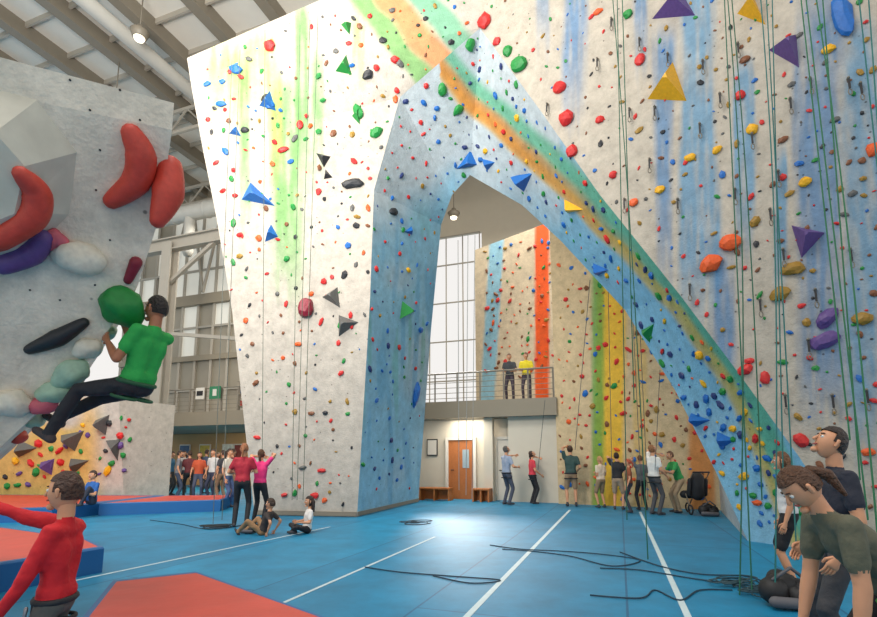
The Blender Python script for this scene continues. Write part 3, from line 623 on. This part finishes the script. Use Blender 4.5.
for u,v,H,hd,sh,pa,st in [(176,500,1.7,60,(120,120,125),(60,70,90),'short'),(187,499,1.7,-30,(95,35,40),BLK,'short'),(197,500,1.65,160,(190,80,45),(70,75,95),'long'),(211,500,1.75,200,(205,202,198),(50,55,75),'short'),(221,502,1.7,-60,(60,60,65),(130,100,76),'pony'),(230,501,1.75,30,(110,50,55),(150,120,90),'short'),(182,493,1.75,180,(200,195,190),(60,60,70),'long'),(204,494,1.8,20,(70,80,100),(60,60,60),'short'),(216,492,1.7,170,(180,60,60),(60,60,60),'long'),(169,496,1.7,90,(60,110,140),(60,60,60),'short'),(226,508,1.7,100,(215,205,190),(70,90,130),'pony')]:
    person('gym_visitor',pz(u,v),H,hd,sh,pa,style=st,vox=.028)
q=PZ(91,505,.3)
person('boy_in_blue_sitting',(q.x,q.y),1.5,200,(35,90,160),(40,45,60),hs=1.1,z0=.3,pelvis=(0,0,.12),al=(-.1,.35,.08),ar=(.1,.38,.08),kl=(-.2,0,1),kr=(.2,0,1),wl=(-.1,.3,.35),wr=(.1,.3,.35),vox=.02)
person('man_looking_up',pz(507,505),1.8,60,(150,160,180),(70,75,90),hair=(90,85,80),harness=BLK,vox=.024,wl=(-.1,.38,1.45),wr=(.2,.28,1.1),look=(0,.7,.7))
person('woman_belaying',pz(533,504),1.65,80,(205,55,70),BLK,(60,35,25),style='pony',harness=BLK,vox=.024,**belay)
person('man_belaying',pz(572,506.5),1.8,10,(50,75,70),(165,135,105),hair=(70,45,30),legs='short',harness=BLK,vox=.024,wl=(-.1,.18,1.7),wr=(.2,.2,1.0),look=(0,.6,.8))
person('girl_with_shorts',pz(602,508),1.48,-20,(225,205,180),(150,125,95),(190,145,95),legs='short',style='pony',vox=.024,wl=(-.05,.2,1.1),wr=(.1,.25,1.15))
person('climber_in_black',pz(619,510),1.58,30,BLK,(170,145,120),(60,40,30),legs='short',vox=.024,**belay)
person('climber_in_orange',pz(631,513),1.4,-70,(150,80,50),(60,60,70),(180,80,50),style='pony',vox=.024)
person('man_in_white_shirt',pz(656,515),1.75,70,(225,222,215),(75,75,78),(150,100,60),vox=.024,harness=(40,40,40),**belay)
person('man_in_green_shirt',pz(678,513),1.66,-90,(50,155,80),(176,150,120),(110,75,50),vox=.024,pelvis=(0,-.1,.9),spine=(0,.35,1),wl=(-.1,.4,1.15),wr=(.15,.4,1.05))
person('climber_in_grey',pz(643,510.5),1.5,-5,(90,95,100),BLK,(100,60,30),vox=.026,**up_l)
for u,sh in ((511,(60,62,66)),(528,(225,205,40))):
    q=B(a_of(u,.62),.62); person('spectator_on_mezzanine',(q.x,q.y),1.7,195,sh,(70,60,70),(90,60,45),z0=3.31,vox=.026,wl=(-.15,.32,1.05),wr=(.15,.32,1.05),spine=(0,.1,1))
q=PY(56,600,2.55)
person('boy_in_red_shirt',(q.x,q.y),1.29,-100,(200,22,34),(86,84,80),(70,42,28),sleeve='l',hs=1.1,vox=.011,harness=(40,40,44),skin='l',fat=.88,sw=.15,spine=(0,-.02,1),wr=(.05,.52,1.55),er=(.3,-.3,-1),wl=(-.2,.22,.88),el=(-.5,-1,-.3),look=(.1,1,.05))
Yc=4.25
person('climber_in_green_shirt',(PY(138,384,Yc).x,Yc),1.72,-78,(40,165,75),(38,38,44),(35,28,24),skin='m',vox=.013,harness=(40,90,60),shoe=(70,60,60),z0=0,
  pelvis=(137,383,Yc,0),spine=(0,-.28,1),look=(0,1,.15),al=(50,432,Yc-.05,0),ar=(58,418,Yc+.2,0),kl=(0,0,1),kr=(0,0,1),fl=(0,1,.5),fr=(0,1,.5),fd=(0,.4,-1),wl=(108,342,4.15,0),wr=(122,320,4.3,0),el=(-.3,0,-1),er=(.3,0,-1))
person('man_in_navy_tshirt',(PY(845,600,3.3).x,3.3),1.6,-75,(34,38,52),(60,60,64),(45,30,24),skin='l',vox=.012,pelvis=(0,0,.91),spine=(0,-.05,1),look=(-.1,.8,.5),wl=(-.22,.1,.85),wr=(.25,.12,.87))
person('woman_in_olive_tshirt',(PY(878,600,2.45).x,2.45),1.58,-82,(92,92,74),(34,34,38),(84,52,30),skin='l',vox=.012,harness=(90,170,80),style='pony',
  pelvis=(0,-.12,.84),spine=(0,.8,.85),look=(0,.7,-.6),wl=(-.2,.22,.42),wr=(.18,.3,.5),el=(-.3,-.4,.2),er=(.3,-.4,.2),kl=(-.1,1,0),kr=(.1,1,0))
person('woman_in_white_top',pz(796,590),1.46,-60,(222,220,218),(26,26,30),(110,75,48),legs='short',style='long',vox=.016,wl=(-.24,.06,.85),wr=(.24,.08,.85))
def stroller(p):
    a=Acc(); o=V((p[0],p[1],0))
    for x,y in((-.25,-.25),(.25,-.25),(0,.4)):
        c=o+V((x,y,.13)); pts=[c+V((0,.11*math.cos(t),.11*math.sin(t))) for t in [i*math.pi/7 for i in range(15)]]
        for s,e in zip(pts[:-1],pts[1:]): a.cap(s,e,.02,.02,0,6,2)
        a.cap(c,o+V((x*.9,0,.5)),.014,.014,1,6,2)
    a.cap(o+V((-.22,.1,.48)),o+V((.22,.1,.48)),.1,.1,0); a.cap(o+V((-.2,-.12,.5)),o+V((-.2,-.2,.85)),.06,.05,0); a.cap(o+V((.2,-.12,.5)),o+V((.2,-.2,.85)),.06,.05,0); a.cap(o+V((0,-.14,.5)),o+V((0,-.2,.9)),.16,.15,0)
    a.cap(o+V((-.2,-.25,.9)),o+V((-.2,-.4,1.05)),.015,.015,1,6,2);a.cap(o+V((.2,-.25,.9)),o+V((.2,-.4,1.05)),.015,.015,1,6,2);a.cap(o+V((-.2,-.4,1.05)),o+V((.2,-.4,1.05)),.02,.02,0,6,2)
    a.build('baby_stroller',[mat('stroller_black',(35,35,38),.7,.2),steel],True)
stroller(pz(696,514))
def bag(u,v,s):
    a=Acc(); c=PZ(u,v); 
    for dx,dy,dz,r in((-.12,0,.14,.13),(.12,0,.13,.12),(0,.05,.18,.13),(.05,-.1,.1,.1)): a.cap(V((c.x+dx*s,c.y+dy*s,dz*s)),V((c.x+dx*.5*s,c.y+(dy+.06)*s,(dz+.03)*s)),r*s,r*.8*s,0)
    a.cap(V((c.x-.15*s,c.y-.05*s,.25*s)),V((c.x,c.y-.08*s,.36*s)),.015,.015,1,6,2);a.cap(V((c.x,c.y-.08*s,.36*s)),V((c.x+.15*s,c.y-.05*s,.25*s)),.015,.015,1,6,2)
    a.cap(V((c.x-.2*s,c.y-.13*s,.07*s)),V((c.x+.1*s,c.y-.2*s,.06*s)),.05*s,.05*s,1)
    a.build('gear_bag',[dark,mat('strap_grey',(90,90,95),.7,.1)],True)
bag(788,606,1.0); bag(250,533,.7); bag(709,516,1.0)
# ---------------- ropes ----------------
def rope(name,paths,col,r=.007):
    cu=bpy.data.curves.new(name,'CURVE'); cu.dimensions='3D'; cu.bevel_depth=r; cu.bevel_resolution=1
    for pts in paths:
        s=cu.splines.new('POLY'); s.points.add(len(pts)-1)
        for i,p in enumerate(pts): s.points[i].co=(*p,1)
    cu.materials.append(mat('rope_%d_%d_%d'%col,col,.7,.3,60)); o=bpy.data.objects.new(name,cu); scene.collection.objects.link(o); return o
def hang(u0,v0,u1,v1,Y0,Y1,sag=0):
    p=PY(u0,v0,Y0);q=PY(u1,v1,Y1); q.z=max(q.z,.02); n=16; return [p.lerp(q,i/n)+V((1,0,0))*(sag*math.sin(math.pi*i/n)) for i in range(n+1)]
GRN=(24,92,68); TEAL=(28,104,100)
rope('climbing_rope',[hang(617,-10,627,520,8.2,8.0),hang(622,-10,634,400,8.2,7.4),hang(612,-10,648,560,8.2,7.0,.05)],GRN,.008)
rope('climbing_rope',[hang(724,-10,752,590,6.6,5.0),hang(731,-10,762,500,6.6,5.6,.05),hang(727,-10,740,600,6.6,5.2,.12)],GRN)
rope('climbing_rope',[hang(766,-10,797,560,6.3,5.0),hang(772,-10,783,470,6.3,5.2),hang(760,-10,775,600,6.3,4.8,.1)],TEAL)
rope('climbing_rope',[hang(805,-10,868,520,5.6,4.4),hang(815,-10,880,560,5.6,4.0,.05),hang(800,-10,850,440,5.8,4.6),hang(822,-10,860,480,5.6,4.6)],(30,104,66))
rope('climbing_rope',[hang(868,-10,890,300,5.5,4.6),hang(858,-10,905,420,5.5,4.6)],TEAL)
rope('climbing_rope',[hang(310,20,297,500,10.8,11.6),hang(300,25,292,500,10.8,11.6),hang(265,30,262,495,10.6,11.8),hang(318,15,303,500,10.8,11.4)],(80,96,80),.007)
rope('climbing_rope',[hang(232,60,213,525,10.6,10.0),hang(240,50,222,520,10.6,10.0)],(90,96,90),.007)
rope('climbing_rope',[hang(468,235,466,495,14,15),hang(475,235,472,500,14,15),hang(458,240,459,490,14,15)],(150,150,145),.01)
rope('climbing_rope',[hang(632,300,642,505,12.5,12),hang(608,280,612,480,12.5,12),hang(590,280,575,450,12.5,13),hang(545,400,538,470,14,14.6),hang(660,370,655,470,11.5,12),hang(640,330,648,500,12,12)],(80,84,80),.008)
def floor_rope(px):
    pts=[PZ(u,v,.012) for u,v in px]; out=[]
    for i in range(len(pts)-1):
        p0=pts[max(0,i-1)];p1=pts[i];p2=pts[i+1];p3=pts[min(len(pts)-1,i+2)]
        for k in range(8):
            t=k/8; out.append(.5*((2*p1)+(p2-p0)*t+(2*p0-5*p1+4*p2-p3)*t*t+(3*p1-p0-3*p2+p3)*t**3))
    return out
def coil(u,v,rad,n,seed):
    c=PZ(u,v,0); out=[]
    for i in range(n*12):
        t=i/12*2*math.pi; k=rad*(.45+.55*abs(math.sin(i*.13+seed))); out.append(V((c.x+k*1.4*math.cos(t)+.1*math.sin(i*.31),c.y+k*math.sin(t*1.02)+.08*math.cos(i*.23),.015+.04*abs(math.sin(i*.07)))))
    return out
rope('rope_on_floor',[floor_rope([(490,545),(520,549),(560,551),(600,554),(640,560),(612,566),(570,556),(530,551),(500,549)]),floor_rope([(600,568),(640,570),(690,578),(720,582)]),floor_rope([(365,567),(400,572),(450,576),(500,580),(470,583),(430,575)]),floor_rope([(590,595),(640,598),(655,590),(680,600),(700,590),(735,590)]),floor_rope([(620,552),(660,566),(700,574),(745,576),(770,584)]),floor_rope([(150,520),(180,524),(210,529),(250,524)])],(28,60,78),.008)
rope('rope_pile',[coil(736,585,.16,9,1),coil(760,595,.12,7,2)],(45,74,84),.007)
rope('rope_pile',[coil(218,528,.22,6,3)],(45,52,55),.009)
rope('rope_pile',[coil(415,524,.2,4,5)],(45,60,70),.009)
# ---------------- lights ----------------
w=bpy.data.worlds.new('world'); scene.world=w; w.use_nodes=True; bg=w.node_tree.nodes['Background']; bg.inputs[0].default_value=(1,.975,.945,1); bg.inputs[1].default_value=.92
def area(n,loc,size,e,tgt,col=(1,1,1)):
    l=bpy.data.lights.new(n,'AREA'); l.size=size; l.energy=e; l.color=col; o=bpy.data.objects.new(n,l); scene.collection.objects.link(o); o.location=loc
    o.rotation_euler=(V(tgt)-V(loc)).to_track_quat('-Z','Y').to_euler()
area('overhead_fill_1',(-3,2,15.5),6,850,(-1,11,4),(1,.97,.92)); area('overhead_fill_2',(-6,5,15),5,600,(-11,15,0),(1,.96,.9)); area('overhead_fill_3',(3.5,18,14.5),5,1000,(3,15,0),(1,.92,.8))  # added fill lamps out of view, brightening walls, floor and inner bay
area('roof_fill',(-6,3,8),4,2200,(-9,17,17),(1,.96,.9)); area('mezzanine_fill',B(-12,2,12.5),4,500,B(-12,1,0),(1,.95,.86))  # added fill without fixtures, lifting the ceiling and the left background
area('under_slab_fill',B(-1,.2,2.7),1.2,50,B(-1,.5,0),(1,.93,.82)); area('reception_fill',B(-13,2.5,2.7),3,220,B(-13,3,0),(1,.86,.66))  # fill lamps added below the slab, no fixtures modelled
sl=bpy.data.lights.new('sun','SUN'); sl.energy=5; sl.angle=math.radians(12); sl.color=(1,.98,.93); so=bpy.data.objects.new('sun',sl); scene.collection.objects.link(so)
dirv=(V((.5,12,0))-V((.2,24.5,9.2))); so.rotation_euler=dirv.to_track_quat('-Z','Y').to_euler(); so.location=(0,30,20)
